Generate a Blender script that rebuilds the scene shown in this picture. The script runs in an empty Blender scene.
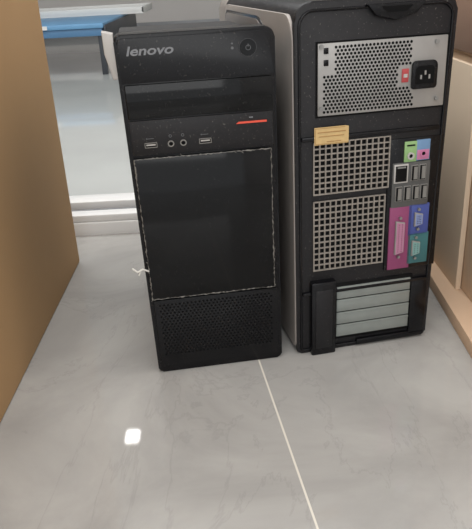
import bpy, bmesh, math, random
from mathutils import Vector, Matrix
random.seed(4)
scn = bpy.context.scene
COL = scn.collection
try:
    scn.view_settings.view_transform = 'Standard'
except Exception:
    pass

# ------------------------------------------------------------------ camera numbers
FPX, CX, CY, H = 650.0, 236.0, 264.5, 0.504
TH = math.radians(24.15); RO = math.radians(3.05)
sT, cT, sR, cR = math.sin(TH), math.cos(TH), math.sin(RO), math.cos(RO)
R_ = Vector((1, 0, 0)); D_ = Vector((0, -sT, -cT)); F_ = Vector((0, cT, -sT))
def ray(px, py):
    dx, dy = px - CX, py - CY
    u = dx * cR - dy * sR; v = dx * sR + dy * cR
    return F_ + R_ * (u / FPX) + D_ * (v / FPX)
def face(T, px, py, yo=0.0):
    """photo measurement -> (x, z) in metres on a tower's upright face"""
    (lx, ly), a = T
    rot = Matrix.Rotation(-a, 3, 'Z')
    c = rot @ (Vector((0, 0, H)) - Vector((lx, ly, 0))); d = rot @ ray(px, py)
    t = (yo - c.y) / d.y
    return c.x + d.x * t, c.z + d.z * t

# ------------------------------------------------------------------ materials
def lin(c):
    return tuple(((x / 255) / 12.92 if x / 255 <= 0.04045 else ((x / 255 + 0.055) / 1.055) ** 2.4) for x in c) + (1.0,)
def mat(name, col, rough=0.5, metal=0.0, var=0.08, scale=40, bump=0.0, emit=0, spec=0.5, dust=0):
    m = bpy.data.materials.new(name); m.use_nodes = True
    nt = m.node_tree; b = nt.nodes['Principled BSDF']
    tc = nt.nodes.new('ShaderNodeTexCoord')
    n = nt.nodes.new('ShaderNodeTexNoise'); n.inputs['Scale'].default_value = scale; n.inputs['Detail'].default_value = 5
    nt.links.new(tc.outputs['Object'], n.inputs['Vector'])
    mx = nt.nodes.new('ShaderNodeMix'); mx.data_type = 'RGBA'
    c = lin(col)
    mx.inputs[6].default_value = tuple(x * (1 - var) for x in c[:3]) + (1,)
    mx.inputs[7].default_value = tuple(min(1, x * (1 + var)) for x in c[:3]) + (1,)
    nt.links.new(n.outputs['Fac'], mx.inputs[0]); outc = mx.outputs[2]
    if dust:
        n3 = nt.nodes.new('ShaderNodeTexNoise'); n3.inputs['Scale'].default_value = 420; n3.inputs['Detail'].default_value = 2
        nt.links.new(tc.outputs['Object'], n3.inputs['Vector'])
        rp = nt.nodes.new('ShaderNodeValToRGB'); rp.color_ramp.elements[0].position = .66; rp.color_ramp.elements[1].position = .76
        nt.links.new(n3.outputs['Fac'], rp.inputs['Fac'])
        mu = nt.nodes.new('ShaderNodeMath'); mu.operation = 'MULTIPLY'; mu.inputs[1].default_value = dust
        nt.links.new(rp.outputs['Color'], mu.inputs[0])
        m2 = nt.nodes.new('ShaderNodeMix'); m2.data_type = 'RGBA'; m2.inputs[7].default_value = lin((140, 136, 130))
        nt.links.new(mu.outputs[0], m2.inputs[0]); nt.links.new(outc, m2.inputs[6]); outc = m2.outputs[2]
    nt.links.new(outc, b.inputs['Base Color'])
    b.inputs['Roughness'].default_value = rough; b.inputs['Metallic'].default_value = metal
    b.inputs['Specular IOR Level'].default_value = spec
    if bump:
        bp = nt.nodes.new('ShaderNodeBump'); bp.inputs['Strength'].default_value = bump; bp.inputs['Distance'].default_value = 0.001
        nt.links.new(n.outputs['Fac'], bp.inputs['Height']); nt.links.new(bp.outputs['Normal'], b.inputs['Normal'])
    if emit:
        b.inputs['Emission Color'].default_value = c; b.inputs['Emission Strength'].default_value = emit
    return m

M = {}
M['black'] = mat('black_plastic', (13, 13, 16), .22, var=.3, scale=60, spec=.28, dust=.18)
M['black_gloss'] = mat('gloss_black_plastic', (7, 8, 10), .09, var=.3, scale=14, spec=.3, dust=.12)
M['black_matte'] = mat('matte_black_plastic', (27, 26, 28), .48, var=.3, scale=120, bump=.1, spec=.33, dust=.4)
M['void'] = mat('dark_opening', (8, 8, 9), .8, spec=.2)
M['steel_dark'] = mat('dark_painted_steel', (32, 32, 34), .4, var=.15)
M['grey_panel'] = mat('grey_painted_panel', (146, 140, 135), .45, var=.1, scale=30)
M['side_grey'] = mat('dusty_grey_side', (160, 153, 147), .5, var=.12, scale=30)
M['dark_panel'] = mat('charcoal_panel', (124, 118, 114), .42, var=.08, scale=30)
M['steel'] = mat('zinc_steel', (156, 154, 151), .45, .3, var=.18, scale=30)
M['steel_lat'] = mat('vent_steel', (148, 141, 133), .5, .2, var=.3, scale=60)
M['silver'] = mat('slot_cover_steel', (140, 145, 141), .42, .3, var=.18, scale=35)
M['logo'] = mat('pale_lettering', (122, 124, 128), .4)
M['mark'] = mat('grey_marking', (90, 92, 95), .5)
M['ringmark'] = mat('faint_ring', (46, 46, 49), .4)
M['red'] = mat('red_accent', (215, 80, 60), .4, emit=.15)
M['palegrey'] = mat('pale_grey_plastic', (178, 175, 171), .5)
M['dullgrey'] = mat('dull_grey_plastic', (124, 122, 118), .5)
M['film'] = mat('frayed_clear_film', (118, 115, 109), .5)
M['tape'] = mat('torn_white_tape', (215, 212, 205), .6)
M['amber'] = mat('amber_sticker', (202, 172, 118), .55, var=.15, scale=200)
M['amber_dark'] = mat('amber_sticker_print', (162, 124, 74), .6)
M['green'] = mat('lime_port', (140, 176, 118), .5)
M['pink'] = mat('pink_port', (188, 116, 152), .5)
M['lblue'] = mat('light_blue_port', (106, 140, 176), .5)
M['magenta'] = mat('magenta_port', (136, 62, 102), .5)
M['magenta_l'] = mat('pink_connector', (176, 118, 146), .5)
M['blue'] = mat('blue_port', (64, 78, 144), .5)
M['blue_l'] = mat('blue_connector', (126, 140, 184), .5)
M['teal'] = mat('teal_port', (52, 102, 106), .5)
M['teal_l'] = mat('teal_connector', (116, 156, 152), .5)
M['ioplate'] = mat('grey_port_plate', (82, 82, 81), .5)
M['white'] = mat('white_plastic', (225, 226, 224), .45, var=.03)
M['redlabel'] = mat('red_voltage_label', (172, 66, 68), .5)
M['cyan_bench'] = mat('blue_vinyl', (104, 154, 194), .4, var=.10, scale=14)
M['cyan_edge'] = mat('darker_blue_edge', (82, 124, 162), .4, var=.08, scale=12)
M['frame'] = mat('white_frame_paint', (230, 230, 229), .35, var=.02, scale=6)
M['track'] = mat('grey_metal_track', (140, 142, 145), .35, .2)
M['leg_dark'] = mat('dark_metal_leg', (64, 68, 74), .4, .2)
M['wall'] = mat('white_wall_paint', (226, 222, 219), .7, var=.03, scale=3)
M['ceil'] = mat('white_ceiling_paint', (228, 228, 227), .8, var=.02, scale=3)
M['farfloor'] = mat('pale_polished_tile', (186, 189, 187), .06, var=.14, scale=2.2)
M['lamp'] = mat('lamp_diffuser', (255, 253, 250), .5, emit=32)
M['screw'] = mat('screw_metal', (150, 150, 148), .3, .8)

def cardboard(name, col, vert=True):
    m = mat(name, col, .75, var=.09, scale=4, spec=.2)
    nt = m.node_tree; b = nt.nodes['Principled BSDF']
    tc = nt.nodes.new('ShaderNodeTexCoord')
    mp = nt.nodes.new('ShaderNodeMapping'); mp.inputs['Scale'].default_value = (1, 1, .02)
    w = nt.nodes.new('ShaderNodeTexNoise'); w.inputs['Scale'].default_value = 260
    nt.links.new(tc.outputs['Object'], mp.inputs['Vector']); nt.links.new(mp.outputs['Vector'], w.inputs['Vector'])
    bp = nt.nodes.new('ShaderNodeBump'); bp.inputs['Strength'].default_value = .15; bp.inputs['Distance'].default_value = .0006
    nt.links.new(w.outputs['Fac'], bp.inputs['Height']); nt.links.new(bp.outputs['Normal'], b.inputs['Normal'])
    return m
M['card'] = cardboard('brown_cardboard', (190, 154, 112))
M['card_tape'] = mat('packing_tape', (186, 150, 104), .25, var=.04)
M['card_pale'] = cardboard('pale_cardboard', (224, 198, 170))
M['card_sheet'] = cardboard('pale_cardboard_sheet', (232, 210, 184))
M['card_pink'] = cardboard('tan_cardboard', (180, 148, 128))
M['board'] = mat('pale_wood_board', (206, 176, 148), .6, var=.08, scale=12, spec=.2)

def tile_material():
    m = bpy.data.materials.new('grey_marble_tile'); m.use_nodes = True
    nt = m.node_tree; N = nt.nodes; L = nt.links; b = N['Principled BSDF']
    tc = N.new('ShaderNodeTexCoord')
    mp = N.new('ShaderNodeMapping'); mp.inputs['Rotation'].default_value = (0, 0, math.radians(-7.6))
    mp.inputs['Location'].default_value = (-.1292, -1.37, 0)
    L.new(tc.outputs['Object'], mp.inputs['Vector'])
    br = N.new('ShaderNodeTexBrick'); br.offset = 0; br.offset_frequency = 1; br.squash_frequency = 1
    br.inputs['Scale'].default_value = 1; br.inputs['Brick Width'].default_value = .6; br.inputs['Row Height'].default_value = 1.2
    br.inputs['Mortar Size'].default_value = .0014; br.inputs['Mortar Smooth'].default_value = .3; br.inputs['Bias'].default_value = 0
    br.inputs['Color1'].default_value = (1, 1, 1, 1); br.inputs['Color2'].default_value = (1, 1, 1, 1)
    L.new(mp.outputs['Vector'], br.inputs['Vector'])
    n1 = N.new('ShaderNodeTexNoise'); n1.inputs['Scale'].default_value = 4.5; n1.inputs['Detail'].default_value = 12; n1.inputs['Distortion'].default_value = .8; n1.inputs['Roughness'].default_value = .6
    L.new(tc.outputs['Object'], n1.inputs['Vector'])
    cr = N.new('ShaderNodeValToRGB')
    cr.color_ramp.elements[0].position = .34; cr.color_ramp.elements[0].color = lin((152, 150, 147))
    cr.color_ramp.elements[1].position = .68; cr.color_ramp.elements[1].color = lin((175, 173, 169))
    L.new(n1.outputs['Fac'], cr.inputs['Fac'])
    n2 = N.new('ShaderNodeTexNoise'); n2.inputs['Scale'].default_value = 2.3; n2.inputs['Detail'].default_value = 10; n2.inputs['Distortion'].default_value = 1.3; n2.inputs['Roughness'].default_value=.6
    mp2 = N.new('ShaderNodeMapping'); mp2.inputs['Rotation'].default_value = (0, 0, .9); mp2.inputs['Scale'].default_value = (1.6, .9, 1); mp2.inputs['Location'].default_value = (5.1, 2.7, 0)
    L.new(tc.outputs['Object'], mp2.inputs['Vector']); L.new(mp2.outputs['Vector'], n2.inputs['Vector'])
    vr = N.new('ShaderNodeValToRGB'); e = vr.color_ramp.elements
    e[0].position = .491; e[0].color = (0, 0, 0, 1); e[1].position = .5; e[1].color = (1, 1, 1, 1)
    x = e.new(.509); x.color = (0, 0, 0, 1)
    L.new(n2.outputs['Fac'], vr.inputs['Fac'])
    mm = N.new('ShaderNodeMath'); mm.operation = 'MULTIPLY'; mm.inputs[1].default_value = .18
    L.new(vr.outputs['Color'], mm.inputs[0])
    mx = N.new('ShaderNodeMix'); mx.data_type = 'RGBA'; mx.inputs[7].default_value = lin((114, 112, 110))
    L.new(mm.outputs[0], mx.inputs[0]); L.new(cr.outputs['Color'], mx.inputs[6])
    gx = N.new('ShaderNodeMix'); gx.data_type = 'RGBA'; gx.inputs[7].default_value = lin((216, 211, 200))
    L.new(br.outputs['Fac'], gx.inputs[0]); L.new(mx.outputs[2], gx.inputs[6])
    L.new(gx.outputs[2], b.inputs['Base Color'])
    b.inputs['Roughness'].default_value = .035; b.inputs['Specular IOR Level'].default_value = .42
    return m
M['tile'] = tile_material()

# ------------------------------------------------------------------ mesh builder
class MB:
    def __init__(s): s.bm = bmesh.new()
    def _add(s, t):
        me = bpy.data.meshes.new('tmp'); t.to_mesh(me); t.free(); s.bm.from_mesh(me); bpy.data.meshes.remove(me)
    def box(s, x0, x1, y0, y1, z0, z1, b=0, seg=2):
        x0, x1 = min(x0, x1), max(x0, x1); y0, y1 = min(y0, y1), max(y0, y1); z0, z1 = min(z0, z1), max(z0, z1)
        t = bmesh.new(); bmesh.ops.create_cube(t, size=1)
        for v in t.verts:
            v.co = Vector(((x0 + x1) / 2 + v.co.x * (x1 - x0), (y0 + y1) / 2 + v.co.y * (y1 - y0), (z0 + z1) / 2 + v.co.z * (z1 - z0)))
        if b:
            b = min(b, .45 * min(x1 - x0, y1 - y0, z1 - z0))
            bmesh.ops.bevel(t, geom=t.edges[:], offset=b, segments=seg, affect='EDGES', profile=.5)
        s._add(t); return s
    def cyl(s, c, r, h, axis='y', n=24, r2=None):
        t = bmesh.new(); bmesh.ops.create_cone(t, cap_ends=True, segments=n, radius1=r, radius2=r if r2 is None else r2, depth=h)
        rot = Matrix.Rotation(math.pi / 2, 4, 'X') if axis == 'y' else (Matrix.Rotation(math.pi / 2, 4, 'Y') if axis == 'x' else Matrix.Identity(4))
        bmesh.ops.transform(t, matrix=Matrix.Translation(c) @ rot, verts=t.verts); s._add(t); return s
    def ring(s, c, r, w, y0, y1, n=28):
        t = bmesh.new(); vs = []
        for i in range(n):
            a = 2 * math.pi * i / n
            vs.append([t.verts.new((c[0] + q * math.cos(a), y, c[1] + q * math.sin(a))) for q, y in ((r, y0), (r, y1), (r - w, y1), (r - w, y0))])
        for i in range(n):
            A, B = vs[i], vs[(i + 1) % n]
            for k in range(4): t.faces.new((A[k], B[k], B[(k + 1) % 4], A[(k + 1) % 4]))
        s._add(t); return s
    def prism(s, pts, a0, a1, axis='y', b=0):
        t = bmesh.new()
        def P(p, a):
            return (p[0], a, p[1]) if axis == 'y' else ((a, p[0], p[1]) if axis == 'x' else (p[0], p[1], a))
        A = [t.verts.new(P(p, a0)) for p in pts]; B = [t.verts.new(P(p, a1)) for p in pts]
        t.faces.new(A); t.faces.new(B[::-1]); n = len(pts)
        for i in range(n): t.faces.new((A[i], A[(i + 1) % n], B[(i + 1) % n], B[i]))
        if b:
            ed = [e for e in t.edges if (e.verts[0] in A and e.verts[1] in A) or (e.verts[0] in B and e.verts[1] in B)]
            bmesh.ops.bevel(t, geom=ed, offset=b, segments=2, affect='EDGES', profile=.5)
        s._add(t); return s
    def tube(s, pts, r, n=8):
        pts = [Vector(p) for p in pts]; t = bmesh.new(); rings = []
        rr = r if isinstance(r, list) else [r] * len(pts)
        for i, p in enumerate(pts):
            d = (pts[min(i + 1, len(pts) - 1)] - pts[max(i - 1, 0)]).normalized()
            up = Vector((0, 0, 1)) if abs(d.z) < .9 else Vector((0, 1, 0))
            a = d.cross(up).normalized(); b = d.cross(a)
            rings.append([t.verts.new(p + a * rr[i] * math.cos(2 * math.pi * k / n) + b * rr[i] * math.sin(2 * math.pi * k / n)) for k in range(n)])
        for i in range(len(rings) - 1):
            for k in range(n): t.faces.new((rings[i][k], rings[i][(k + 1) % n], rings[i + 1][(k + 1) % n], rings[i + 1][k]))
        t.faces.new(rings[0][::-1]); t.faces.new(rings[-1]); s._add(t); return s
    def build(s, name, m, parent=None, label=None):
        bm = s.bm; bmesh.ops.recalc_face_normals(bm, faces=bm.faces)
        for f in bm.faces: f.smooth = True
        for e in bm.edges:
            if len(e.link_faces) == 2 and e.calc_face_angle(0) > .6: e.smooth = False
        me = bpy.data.meshes.new(name); bm.to_mesh(me); bm.free(); me.materials.append(m)
        o = bpy.data.objects.new(name, me); COL.objects.link(o)
        if parent: o.parent = parent
        if label: o['label'] = label
        return o
def thing(name, label, cat, loc=(0, 0, 0), rz=0, group=None):
    o = bpy.data.objects.new(name, None); COL.objects.link(o); o.empty_display_size = .1
    o.location = loc; o.rotation_euler = (0, 0, rz); o['label'] = label; o['category'] = cat
    if group: o['group'] = group
    return o
def struct(name, mb, m):
    o = mb.build(name, m); o['kind'] = 'structure'; return o
def rounded(x0, x1, z0, z1, r, n=8):
    """rounded rectangle; r = (bl, br, tr, tl)"""
    out = []
    for (cx, cz, a0, q) in ((x0 + r[0], z0 + r[0], 180, r[0]), (x1 - r[1], z0 + r[1], 270, r[1]), (x1 - r[2], z1 - r[2], 0, r[2]), (x0 + r[3], z1 - r[3], 90, r[3])):
        if q <= 1e-6: out.append((cx, cz)); continue
        for i in range(n + 1):
            a = math.radians(a0 + 90 * i / n); out.append((cx + q * math.cos(a), cz + q * math.sin(a)))
    return out

# ------------------------------------------------------------------ the room
struct('floor', MB().box(-2.2, 1.3, -1.6, 1.32, -.03, 0), M['tile'])
struct('floor_beyond', MB().box(-2.2, 1.3, 1.46, 7, -.03, 0), M['farfloor'])
struct('trim_1', MB().box(-2.2, 1.3, 1.32, 1.46, -.03, .028, .003).box(-2.2, 1.3, 1.325, 1.36, .028, .044, .003).box(-2.2, 1.3, 1.40, 1.455, .028, .050, .003), M['frame'])
struct('trim_2', MB().box(-2.2, 1.3, 1.361, 1.399, .027, .030).box(-2.2, 1.3, 1.377, 1.383, .030, .038), M['track'])
struct('wall_back', MB().box(-2.3, 1.4, 7, 7.1, 0, 2.7), M['wall'])
struct('baseboard_back', MB().box(-2.2, 1.3, 6.98, 7, 0, .09, .002), M['track'])
struct('wall_left', MB().box(-2.3, -2.2, -1.6, 7, 0, 2.7), M['wall'])
struct('wall_right', MB().box(1.3, 1.4, -1.6, 7, 0, 2.7), M['wall'])
struct('ceiling', MB().box(-2.3, 1.4, -1.6, 7.1, 2.7, 2.75), M['ceil'])
dl = thing('ceiling_downlight', 'small square white ceiling downlight mirrored as a bright square on the tiles', 'ceiling light', (-.86, 4.02, 2.7))
MB().box(-.05, .05, -.075, .075, -.006, -.002).build('diffuser', M['lamp'], dl)
MB().box(-.065, .065, -.095, -.075, -.01, 0).box(-.065, .065, .075, .095, -.01, 0).box(-.065, -.05, -.08, .08, -.01, 0).box(.05, .065, -.08, .08, -.01, 0).build('frame', M['frame'], dl)

# ------------------------------------------------------------------ cardboard boxes
def carton(name, label, x0, x1, y0, y1, z0, z1, m, rz=0, tape=True):
    w, d, h = x1 - x0, y1 - y0, z1 - z0
    t = thing(name, label, 'cardboard box', ((x0 + x1) / 2, (y0 + y1) / 2, z0), rz)
    MB().box(-w / 2, w / 2, -d / 2, d / 2, 0, h - .004, .003).build('body', m, t)
    for s in (-1, 1):
        MB().box(s * .001, s * w / 2, -d / 2, d / 2, h - .004, h, .001).build('flap', m, t)
    if tape:
        MB().box(-.025, .025, -d / 2 - .0006, d / 2 + .0006, h, h + .0005).box(-.025, .025, -d / 2 - .0008, -d / 2, h - .07, h).box(-.025, .025, d / 2, d / 2 + .0008, h - .07, h).build('packing_tape', M['card_tape'], t)
    return t
carton('cardboard_box', 'large tall brown cardboard box at the left edge with its plain side facing the towers', -.86, -.307, .30, 1.180, 0, .66, M['card'])

b = thing('wooden_board', 'flat pale wooden board lying on the floor under the pale carton at the right edge', 'board', (.553, 1.0, 0), math.radians(-2))
MB().box(-.225, .225, -.30, .30, 0, .022, .0006).build('board_body', M['board'], b)
carton('cardboard_box', 'pale beige cardboard carton standing on the board right of the grey and black tower', .360, .80, .74, 1.28, .022, .38, M['card_pale'])
carton('cardboard_box', 'tan pinkish cardboard carton stacked on top of the pale carton at the right edge', .352, .80, .76, 1.25, .3805, .66, M['card_pink'])
sh = thing('cardboard_sheet', 'cream cardboard sheet standing upright on the board against the pale carton', 'cardboard sheet', (.354, 1.10, .022))
MB().box(-.004, .004, -.17, .17, 0, .345, .0005).build('sheet_panel', M['card_sheet'], sh)

# ------------------------------------------------------------------ blue bench beyond the doorway
bn = thing('low_bench', 'low bench with a blue vinyl top beyond the doorway sill', 'bench', (-1.15, 4.6, 0))
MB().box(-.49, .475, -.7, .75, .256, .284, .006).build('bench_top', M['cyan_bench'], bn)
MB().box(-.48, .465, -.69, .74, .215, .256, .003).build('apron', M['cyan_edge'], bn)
for sx in (-.45, .45):
    for sy in (-.66, .70):
        MB().box(sx - .016, sx + .016, sy - .016, sy + .016, 0, .215, .003).build('leg', M['leg_dark'], bn)
MB().box(.474, .485, -.69, .74, .16, .27, .003).build('end_bracket', M['leg_dark'], bn, 'dark end bracket')
MB().box(.05, .16, -.704, -.699, .260, .280).build('tag', M['white'], bn, 'small blank white tag')
tr = thing('storage_tray', 'white plastic tray resting on the blue bench top', 'tray', (-1.0, 5.0, .284))
MB().box(-.5, .47, -.3, .3, 0, .012, .004).build('tray_base', M['white'], tr)
MB().box(-.5, .47, -.3, -.285, .008, .045, .004).box(-.5, .47, .285, .3, .008, .045, .004).box(-.5, -.485, -.3, .3, .008, .045, .004).box(.455, .47, -.3, .3, .008, .045, .004).build('tray_rim', M['white'], tr)

# ------------------------------------------------------------------ black tower (front towards camera)
TA = ((-.1145, .7665), math.radians(7.8)); WA, HA, DA = .1755, .447, .32
A = thing('desktop_computer', 'slim black desktop tower with its front facing out, red accent line and glossy lower panel', 'computer tower', (TA[0][0], TA[0][1], 0), TA[1])
def a(px, py): return face(TA, px, py)
MB().box(.003, WA - .003, .04, DA, .006, HA - .012, .004).build('case', M['steel_dark'], A)
for x in (.02, WA - .02):
    for y in (.06, DA - .04): MB().cyl((x, y, .0035), .009, .007, 'z', 16).build('foot', M['void'], A)
MB().prism(rounded(0, WA, .0, HA, (.006, .006, .012, .008)), .0035, .042, 'y', .003).build('front_bezel', M['black'], A)
z84 = a(127, 85)[1]; z115 = a(131, 121)[1]; z160 = a(136, 158)[1]; z300 = a(152, 300)[1]
xi0, xi1 = .005, WA - .005
MB().prism(rounded(xi0 - .002, xi1 + .002, z84 + .001, HA - .004, (.001, .001, .012, .006)), -.0015, .006, 'y', .0012).build('top_fascia', M['black'], A)
MB().box(xi0, xi1, -.001, .006, z115 + .001, z84 - .001, .0012).build('drive_bay_cover', M['black_gloss'], A)
MB().box(xi0, xi1, .001, .006, z160 + .001, z115 - .001, .001).build('port_strip', M['black_matte'], A)
MB().box(xi0 - .001, xi1 - .003, -.0025, .006, z300, z160 - .001, .0015).build('lower_panel', M['black_gloss'], A)
rim = MB()
def fray(p, q, dens=.0022):
    p, q = Vector(p), Vector(q); n = int((q - p).length / dens); run = []; rad = []
    nrm = Vector((-(q - p).z, 0, (q - p).x)).normalized()
    for i in range(n + 1):
        c = p.lerp(q, i / n) + nrm * random.uniform(-.0006, .0006)
        run.append(c); rad.append(random.choice((.0001, .0003, .0004, .0006, .0010)))
        if random.random() < .06:
            rim.tube([c, c + Vector((random.uniform(-.003, .003), -.0008, random.uniform(-.003, .003)))], .0003, 5)
    if len(run) > 1: rim.tube(run, rad, 5)
xl, xr, yb = xi0, xi1 - .004, -.0025
fray((xl, yb, z160 - .002), (xr, yb, z160 - .002)); fray((xr, yb, z160 - .002), (xr, yb, z300 + .001))
fray((xl, yb, z300 + .001), (xr, yb, z300 + .001)); fray((xl, yb, z160 - .002), (xl, yb, z300 + .001))
rim.build('film_edge', M['film'], A, 'frayed pale protective film edge')
MB().box(xi0, xi1, 0, .006, .012, z300 - .003, .001).build('grille_plate', M['black'], A)
g = MB(); zz = z300 - .010; row = 0
while zz > .028:
    xx = xi0 + .008 + (row % 2) * .0026
    while xx < xi1 - .008:
        g.cyl((xx, .0, zz), .0016, .0008, 'y', 6); xx += .0052
    zz -= .0042; row += 1
g.build('grille_holes', M['void'], A)
def text_mesh(txt, width, ext=.0003, shear=.0, off=0):
    cu = bpy.data.curves.new('txt', 'FONT'); cu.body = txt; cu.size = .01; cu.extrude = ext; cu.shear = shear; cu.offset = off
    cu.align_x = 'CENTER'; cu.align_y = 'CENTER'
    o = bpy.data.objects.new('txt', cu); COL.objects.link(o); bpy.context.view_layer.update()
    dg = bpy.context.evaluated_depsgraph_get(); me = bpy.data.meshes.new_from_object(o.evaluated_get(dg))
    bpy.data.objects.remove(o); xs = [v.co.x for v in me.vertices]; k = width / (max(xs) - min(xs)); c = (max(xs) + min(xs)) / 2
    for v in me.vertices: v.co = Vector(((v.co.x - c) * k, -v.co.z, v.co.y * k * .76))
    return me
lx, lz = a(156, 50)
me = text_mesh('lenovo', .051, shear=.22, off=.0002)
for v in me.vertices: v.co += Vector((lx, -.0018, lz))
me.name = 'logo'; me.materials.clear(); me.materials.append(M['logo'])
lo = bpy.data.objects.new('logo', me); COL.objects.link(lo); lo.parent = A; lo['label'] = 'dull grey slanted lettering'
px, pz = a(249, 47)
pb = MB().cyl((px, -.002, pz), .0088, .003, 'y', 32).build('power_button', M['black_gloss'], A)
MB().ring((px, pz), .0100, .0008, -.0022, 0, 36).build('button_ring', M['ringmark'], pb)
MB().ring((px, pz), .0030, .0006, -.0039, -.0034, 20).box(px - .0004, px + .0004, -.0039, -.0034, pz + .001, pz + .0042).build('power_symbol', M['mark'], pb)
sx, sz = a(234, 45)
MB().cyl((sx, -.0016, sz + .002), .0011, .0008, 'y', 12).build('status_light', M['mark'], A)
MB().cyl((sx, -.0016, sz - .003), .0016, .0008, 'y', 12).build('status_light', M['mark'], A)
r0 = a(238, 123); r1 = a(267, 119)
MB().prism([(r0[0], r0[1] - .0008), (r1[0], r0[1] - .0008), (r1[0], r0[1] + .0012), (r0[0] + .003, r0[1] + .0012)], -.0014, .002, 'y').build('accent_strip', M['red'], A, 'thin glowing red orange strip')
cx_, cz_ = a(252, 117)
MB().box(cx_ - .002, cx_ + .002, -.0014, .001, cz_ - .0006, cz_ + .0006).build('drive_mark', M['logo'], A)
def usb(cx, cz, w=.0145, h=.0062):
    o = MB().box(cx - w / 2, cx + w / 2, -.0004, .0022, cz - h / 2, cz - h / 2 + .0008).box(cx - w / 2, cx + w / 2, -.0004, .0022, cz + h / 2 - .0008, cz + h / 2)\
        .box(cx - w / 2, cx - w / 2 + .0008, -.0004, .0022, cz - h / 2, cz + h / 2).box(cx + w / 2 - .0008, cx + w / 2, -.0004, .0022, cz - h / 2, cz + h / 2).build('usb_port', M['dullgrey'], A)
    MB().box(cx - w / 2 + .0008, cx + w / 2 - .0008, .0004, .0018, cz - h / 2 + .0008, cz + h / 2 - .0008).build('opening', M['void'], o)
    MB().box(cx - w / 2 + .002, cx + w / 2 - .002, -.0002, .0004, cz - .0004, cz + .0012).build('tongue', M['palegrey'], o)
    MB().box(cx - .004, cx + .004, .0004, .0012, cz + .0075, cz + .0081).cyl((cx - .004, .0008, cz + .0078), .0009, .0008, 'y', 8).build('port_symbol', M['mark'], o)
zrow = a(156, 145)[1]
usb(a(156, 146)[0], zrow); usb(a(208, 139)[0], zrow)
for X in (175, 187):
    ax = a(X, 142)[0]
    j = MB().ring((ax, zrow), .0038, .0013, -.0006, .0016, 24).build('audio_jack', M['dullgrey'], A)
    MB().cyl((ax, .0009, zrow), .0027, .001, 'y', 16).build('opening', M['void'], j)
    MB().ring((ax, zrow + .0092), .0018, .0006, .0004, .0012, 14).build('port_symbol', M['mark'], j)
MB().prism([(-.011, HA + .004), (.0005, HA + .001), (.0005, z84 + .006), (-.005, z84 + .006), (-.011, HA - .02)], .004, .03, 'y', .001).build('corner_strip', M['palegrey'], A, 'pale grey strip at the top left corner')
tx, tz = a(148, 268)
MB().tube([(tx + .004, -.002, tz - .004), (tx - .003, -.005, tz + .001), (tx - .010, -.008, tz - .001), (tx - .016, -.004, tz + .003)], .0012, 6)\
   .tube([(tx - .005, -.004, tz + .001), (tx - .009, -.008, tz - .006)], .0009, 6).build('torn_tape', M['tape'], A, 'scrap of torn white tape')
# the moulded front flares a little towards its top left
def flare(o):
    for ch in o.children:
        for v in ch.data.vertices:
            v.co.x -= .0095 * max(0, 1 - v.co.x / WA) * max(0, v.co.z / HA)
        flare(ch)
flare(A)

# ------------------------------------------------------------------ grey and black tower (rear towards camera)
TB = ((.0820, .7955), math.radians(10.8)); WB, HB, DB = .197, .470, .47
B = thing('desktop_computer', 'wider black tower with grey side panel, turned to show its rear vents and coloured ports', 'computer tower', (TB[0][0], TB[0][1], 0), TB[1])
def d(px, py): return face(TB, px, py)
def dr(x0, y0, x1, y1):
    p, q = d(x0, y0), d(x1, y1); return p[0], q[0], q[1], p[1]
def widen(pts): return [(x * (1 + .05 * z / HB) if x > WB / 2 else x, z) for x, z in pts]
MB().prism(widen(rounded(.002, WB - .002, .004, HB - .003, (.006, .006, .018, .018))), .012, DB - .03, 'y', .002).build('case', M['black_matte'], B)
MB().prism(widen(rounded(0, WB, 0, HB, (.006, .006, .018, .022))), .003, .010, 'y', .003).build('rear_shell', M['black_matte'], B)
MB().prism(widen(rounded(0, WB, 0, HB, (.006, .006, .020, .022))), DB - .06, DB, 'y', .008).build('front_bezel', M['grey_panel'], B, 'grey front bezel')
MB().prism(rounded(.007, DB - .062, .008, HB - .014, (.01, .01, .02, .03)), -.0015, .004, 'x', .0007).build('side_panel', M['side_grey'], B, 'dusty grey painted side panel')
MB().prism(rounded(.118, DB - .065, .02, HB - .022, (.01, .01, .02, .06)), -.0022, 0, 'x', .0005).build('side_rim', M['black'], B, 'black curved rim of the side panel')
MB().prism(rounded(.127, DB - .068, .03, HB - .026, (.01, .01, .02, .056)), -.0029, 0, 'x', .0005).build('side_inset', M['dark_panel'], B)
rb = MB(); out = widen(rounded(.006, WB - .006, .006, HB - .010, (.004, .004, .016, .018)))
rb.tube([(p[0], .0022, p[1]) for p in out + out[:1]], .0018, 8); rb.build('shell_rib', M['black'], B)
l0, l1, lz0, lz1 = dr(366, 11, 424, 22)
la = MB(); cxm = (l0 + l1) / 2; LT = HB - .004
pts = [(l0, LT - .003), (l0 + .012, LT - .016), (cxm, LT - .022), (l1 - .012, LT - .016), (l1, LT - .003)]
la.prism(pts, -.004, .006, 'y', .0015); la = la.build('cover_latch', M['black'], B)
MB().prism([(cxm - .02, LT - .006), (cxm - .012, LT - .013), (cxm + .012, LT - .013), (cxm + .02, LT - .006)], -.005, -.003, 'y').build('latch_recess', M['void'], la)
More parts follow.
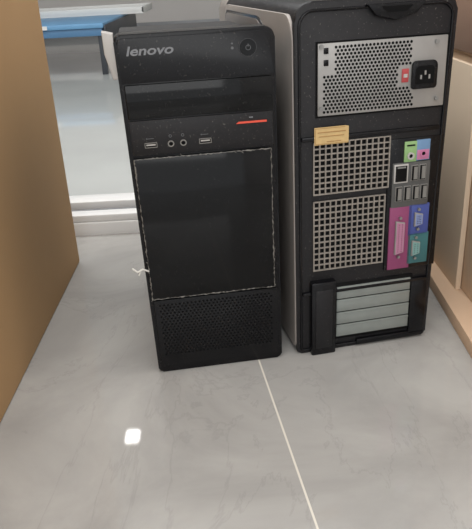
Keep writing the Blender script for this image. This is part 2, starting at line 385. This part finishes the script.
# power supply
x0, x1, z0, z1 = dr(318, 44, 443, 105)
ps = MB().box(x0, x1, .0, .006, z0, z1, .001).build('power_supply', M['steel'], B, 'silver steel power supply plate')
MB().box(x0 - .002, x1 + .002, .001, .006, z0 - .002, z0, 0).box(x0 - .002, x1 + .002, .001, .006, z1, z1 + .002).box(x0 - .002, x0, .001, .006, z0, z1).box(x1, x1 + .002, .001, .006, z0, z1).build('supply_border', M['void'], ps)
hx0, hx1 = d(336, 50)[0], d(411, 50)[0]
lim = d(398, 75)
hm = MB(); row = 0; zz = z1 - .005
while zz > z0 + .003:
    xx = hx0 + (row % 2) * .0024 - (.0144 if zz < z0 + .05 else 0)
    while xx < hx1 + (.006 if zz < z0 + .02 else 0):
        if not (xx > lim[0] and lim[1] - .013 < zz < lim[1] + .013): hm.cyl((xx, -.0001, zz), .0018, .0008, 'y', 6)
        xx += .0048
    zz -= .0042; row += 1
hm.build('vent_holes', M['void'], ps)
for (X, Y) in ((326, 51), (326, 63)):
    q = d(X, Y); MB().box(q[0] - .003, q[0] + .003, -.001, .001, q[1] - .0035, q[1] + .0035, .0005).build('indicator', M['black_gloss'], ps)
for (X, Y) in ((321, 47), (437, 41), (321, 109), (436, 98)):
    q = d(X, Y); MB().cyl((q[0], -.001, q[1]), .0028, .0022, 'y', 14).build('screw', M['screw'], ps)
sx0, sx1, sz0, sz1 = dr(412, 61, 435, 87)
scz, scx = (sz0 + sz1) / 2, (sx0 + sx1) / 2
so = MB().prism(rounded(sx0, sx1, sz0, sz1, (.003, .003, .006, .006)), -.0035, .002, 'y', .001).build('power_socket', M['black'], ps)
MB().prism(rounded(sx0 + .004, sx1 - .004, sz0 + .006, sz1 - .006, (.002, .002, .006, .006)), -.0039, -.003, 'y').build('socket_recess', M['void'], ps)
MB().box(scx - .001, scx + .001, -.005, -.0035, scz, scz + .005).build('socket_pin', M['steel'], ps)
MB().box(scx - .0065, scx - .0045, -.005, -.0035, scz - .005, scz).build('socket_pin', M['steel'], ps)
MB().box(scx + .0045, scx + .0065, -.005, -.0035, scz - .005, scz).build('socket_pin', M['steel'], ps)
q0, q1, q2, q3 = dr(402, 69, 408, 82)
MB().box(q0, q1, -.0012, .001, q2, q3, .0004).build('voltage_switch', M['redlabel'], ps)
MB().box(q0 + .002, q1 - .002, -.0018, -.001, q2 + .006, q3 - .006).build('switch_slider', M['palegrey'], ps)
x0, x1, z0, z1 = dr(311, 121, 443, 127)
MB().box(.008, WB - .004, -.001, .006, z0 - .002, z0 + .0035, .001).build('cross_bar', M['black'], B)
x0, x1, z0, z1 = dr(314, 128, 348, 142)
stk = MB().prism([(x0, z0), (x1, z0), (x1, z1 - .001), (x1 - .004, z1), (x0, z1)], -.0018, -.001, 'y').build('sticker', M['amber'], B, 'worn amber warranty sticker')
MB().box(x0 + .004, x1 - .004, -.0021, -.0018, z1 - .007, z1 - .0058).box(x0 + .006, x1 - .006, -.0021, -.0018, z1 - .012, z1 - .0110).box(x0 + .016, x1 - .01, -.0021, -.0018, z0 + .003, z0 + .0040)\
   .box(x0 + .001, x1 - .001, -.0021, -.0018, z0 + .0008, z0 + .0014).box(x0 + .001, x0 + .0016, -.0021, -.0018, z0 + .0008, z1 - .001).box(x0 + .001, x1 - .005, -.0021, -.0018, z1 - .0016, z1 - .001).build('sticker_print', M['amber_dark'], stk)
def grille(px0, py0, px1, py1, nx, nz):
    x0, x1, z0, z1 = dr(px0, py0, px1, py1)
    o = MB().box(x0 - .001, x1 + .001, .0022, .006, z0 - .001, z1 + .001).build('vent_backing', M['void'], B)
    m = MB(); px = (x1 - x0) / nx; pz = (z1 - z0) / nz; w = .0008
    for i in range(nx + 1): m.box(x0 + i * px - w, x0 + i * px + w, -.0002, .0024, z0 - w, z1 + w)
    for i in range(nz + 1): m.box(x0 - w, x1 + w, .0000, .0022, z0 + i * pz - w, z0 + i * pz + w)
    m.build('vent_lattice', M['steel_lat'], o)
grille(314, 144, 388, 187, 13, 9)
grille(314, 203, 382, 262, 13, 12)
x0, x1, z0, z1 = dr(390, 140, 434, 264)
MB().box(x0, x1, .001, .006, z0, z1, .001).build('port_panel', M['black'], B)
def plate(px0, py0, px1, py1, m, name, extra=0):
    x0, x1, z0, z1 = dr(px0, py0, px1, py1)
    return MB().box(x0, x1, -.0008 - extra, .002, z0, z1, .0003).build(name, m, B), (x0, x1, z0, z1)
def jack(o, cx, cz, m):
    MB().ring((cx, cz), .0048, .0022, -.0028, -.0006, 20).build('jack_ring', m, o)
    MB().cyl((cx, -.0012, cz), .0026, .001, 'y', 14).build('opening', M['void'], o)
o, r = plate(405, 142, 416, 161, M['green'], 'audio_jack'); jack(o, (r[0] + r[1]) / 2, r[2] + .008, M['palegrey'])
MB().box(r[0] + .003, r[1] - .003, -.0012, -.0006, r[3] - .006, r[3] - .004).build('port_symbol', M['void'], o)
o, r = plate(417, 140, 429, 159, M['lblue'], 'audio_jack'); jack(o, (r[0] + r[1]) / 2, r[2] + .009, M['pink'])
MB().box(r[0] + .001, r[1] - .001, -.0012, -.0006, r[2] + .001, r[2] + .014, .0003).build('port_surround', M['pink'], o)
o, r = plate(393, 164, 427, 204, M['ioplate'], 'port_plate')
def usbp(px0, py0, px1, py1, name, m=M['dullgrey']):
    x0, x1, z0, z1 = dr(px0, py0, px1, py1)
    u = MB().box(x0, x1, -.0022, .0, z0, z1, .0005).build(name, m, B)
    w = .001 if name == 'usb_port' else .002
    MB().box(x0 + w, x1 - w, -.0026, -.002, z0 + w, z1 - w).build('opening', M['void'], u)
    if name == 'usb_port': MB().box(x0 + .0035, x1 - .0015, -.003, -.0024, z0 + .0022, z1 - .0022).build('tongue', M['dullgrey'], u)
    else: MB().box(x0 + .004, x1 - .004, -.003, -.0024, z1 - .005, z1 - .003).build('contacts', M['screw'], u)
usbp(394, 165, 407, 182, 'network_port', M['palegrey'])
usbp(411, 165, 417, 180, 'usb_port'); usbp(419, 164, 425, 179, 'usb_port')
usbp(395, 187, 401, 201, 'usb_port'); usbp(403.5, 186, 409.5, 200, 'usb_port'); usbp(412, 185, 418, 199, 'usb_port'); usbp(420, 184, 426, 198, 'usb_port')
def dsub(o, px0, py0, px1, py1, m, n, rows):
    x0, x1, z0, z1 = dr(px0, py0, px1, py1)
    MB().prism([(x0, z0), (x1, z0 + .003), (x1, z1 - .003), (x0, z1)], -.0045, 0, 'y', .0008).build('connector_shell', M['steel'], o)
    MB().prism([(x0 + .0012, z0 + .0015), (x1 - .0012, z0 + .004), (x1 - .0012, z1 - .004), (x0 + .0012, z1 - .0015)], -.005, -.004, 'y').build('connector_insert', m, o)
    h = MB()
    for i in range(n):
        for k in range(rows):
            h.cyl((x0 + (x1 - x0) * (.32 + .36 * k / max(1, rows - 1)), -.0051, z0 + .005 + (z1 - z0 - .010) * i / (n - 1)), .0006, .0005, 'y', 6)
    h.build('pin_holes', M['void'], o)
    for z in (z0 - .004, z1 + .004): MB().cyl(((x0 + x1) / 2, -.002, z), .0022, .004, 'y', 6).build('hex_nut', M['screw'], o)
o, r = plate(390, 208, 408, 267, M['magenta'], 'parallel_port'); dsub(o, 395, 221, 402, 253, M['magenta_l'], 13, 2)
o, r = plate(409, 205, 427, 233, M['blue'], 'video_port'); dsub(o, 414, 212, 421, 225, M['blue_l'], 5, 3)
o, r = plate(408, 234, 426, 261, M['teal'], 'serial_port'); dsub(o, 411, 240, 418, 254, M['teal_l'], 5, 2)
x0, x1, z0, z1 = dr(337, 287, 407, 326)
MB().box(x0 - .004, x1 + .004, .001, .006, z0 - .004, z1 + .004, .001).build('slot_frame', M['void'], B)
hh = (z1 - z0) / 4
for i in range(4):
    MB().box(x0, x1, -.0005, .003, z0 + i * hh + .0009, z0 + (i + 1) * hh - .0009, .0004).box(x0, x1, -.0015, .001, z0 + (i + 1) * hh - .0032, z0 + (i + 1) * hh - .0012, .0004).build('slot_cover', M['silver'], B)
x0, x1, z0, z1 = dr(310, 282, 334, 350)
lk = MB().box(x0, x1, -.008, .006, z0, z1, .003).build('slot_lock', M['black'], B)
MB().box(x0 + .006, x1 - .006, -.0092, -.007, z0 + .012, z1 - .012, .001).build('lock_rib', M['black_matte'], lk)
x0, x1, z0, z1 = dr(331, 272, 420, 280)
MB().box(.008, WB - .006, -.002, .006, z0, z0 + .005, .001).build('slot_bar', M['black'], B)
x0, x1, z0, z1 = dr(411, 280, 421, 325)
MB().box(x0, WB - .006, -.002, .006, .008, z1, .001).build('slot_edge', M['black'], B)
MB().box(x0 - .08, WB - .006, -.002, .006, .004, .012, .001).build('bottom_bar', M['black'], B)

# ------------------------------------------------------------------ light
def area(name, loc, size, power, rot=(0, 0, 0), col=(1, 1, 1)):
    l = bpy.data.lights.new(name, 'AREA'); l.shape = 'RECTANGLE'; l.size, l.size_y = size; l.energy = power; l.color = col
    o = bpy.data.objects.new(name, l); COL.objects.link(o); o.location = loc; o.rotation_euler = rot; return o
area('ceiling_panel_light', (-.1, .2, 2.66), (1.8, 1.6), 41, col=(1, .99, .975))
area('far_room_light', (-.6, 2.3, 2.66), (1.6, .8), 46, col=(.97, .99, 1))
area('front_fill_light', (0.1, -1.4, 1.2), (1.6, 1.4), 13, rot=(math.radians(80), 0, 0), col=(1, 1, 1))  # added fill behind the camera, brightens tower fronts and the gap between them
w = bpy.data.worlds.new('world'); scn.world = w; w.use_nodes = True
w.node_tree.nodes['Background'].inputs['Color'].default_value = (.98, .99, 1, 1); w.node_tree.nodes['Background'].inputs['Strength'].default_value = 1.0

# ------------------------------------------------------------------ camera
cam = bpy.data.cameras.new('camera'); co = bpy.data.objects.new('camera', cam); COL.objects.link(co)
cam.sensor_fit = 'HORIZONTAL'; cam.sensor_width = 36; cam.lens = FPX / 472 * 36; cam.clip_start = .02
X = R_ * cR + D_ * sR; Y = R_ * sR - D_ * cR; Z = -F_
m = Matrix((X, Y, Z)).transposed().to_4x4(); m.translation = (0, 0, H); co.matrix_world = m
scn.camera = co
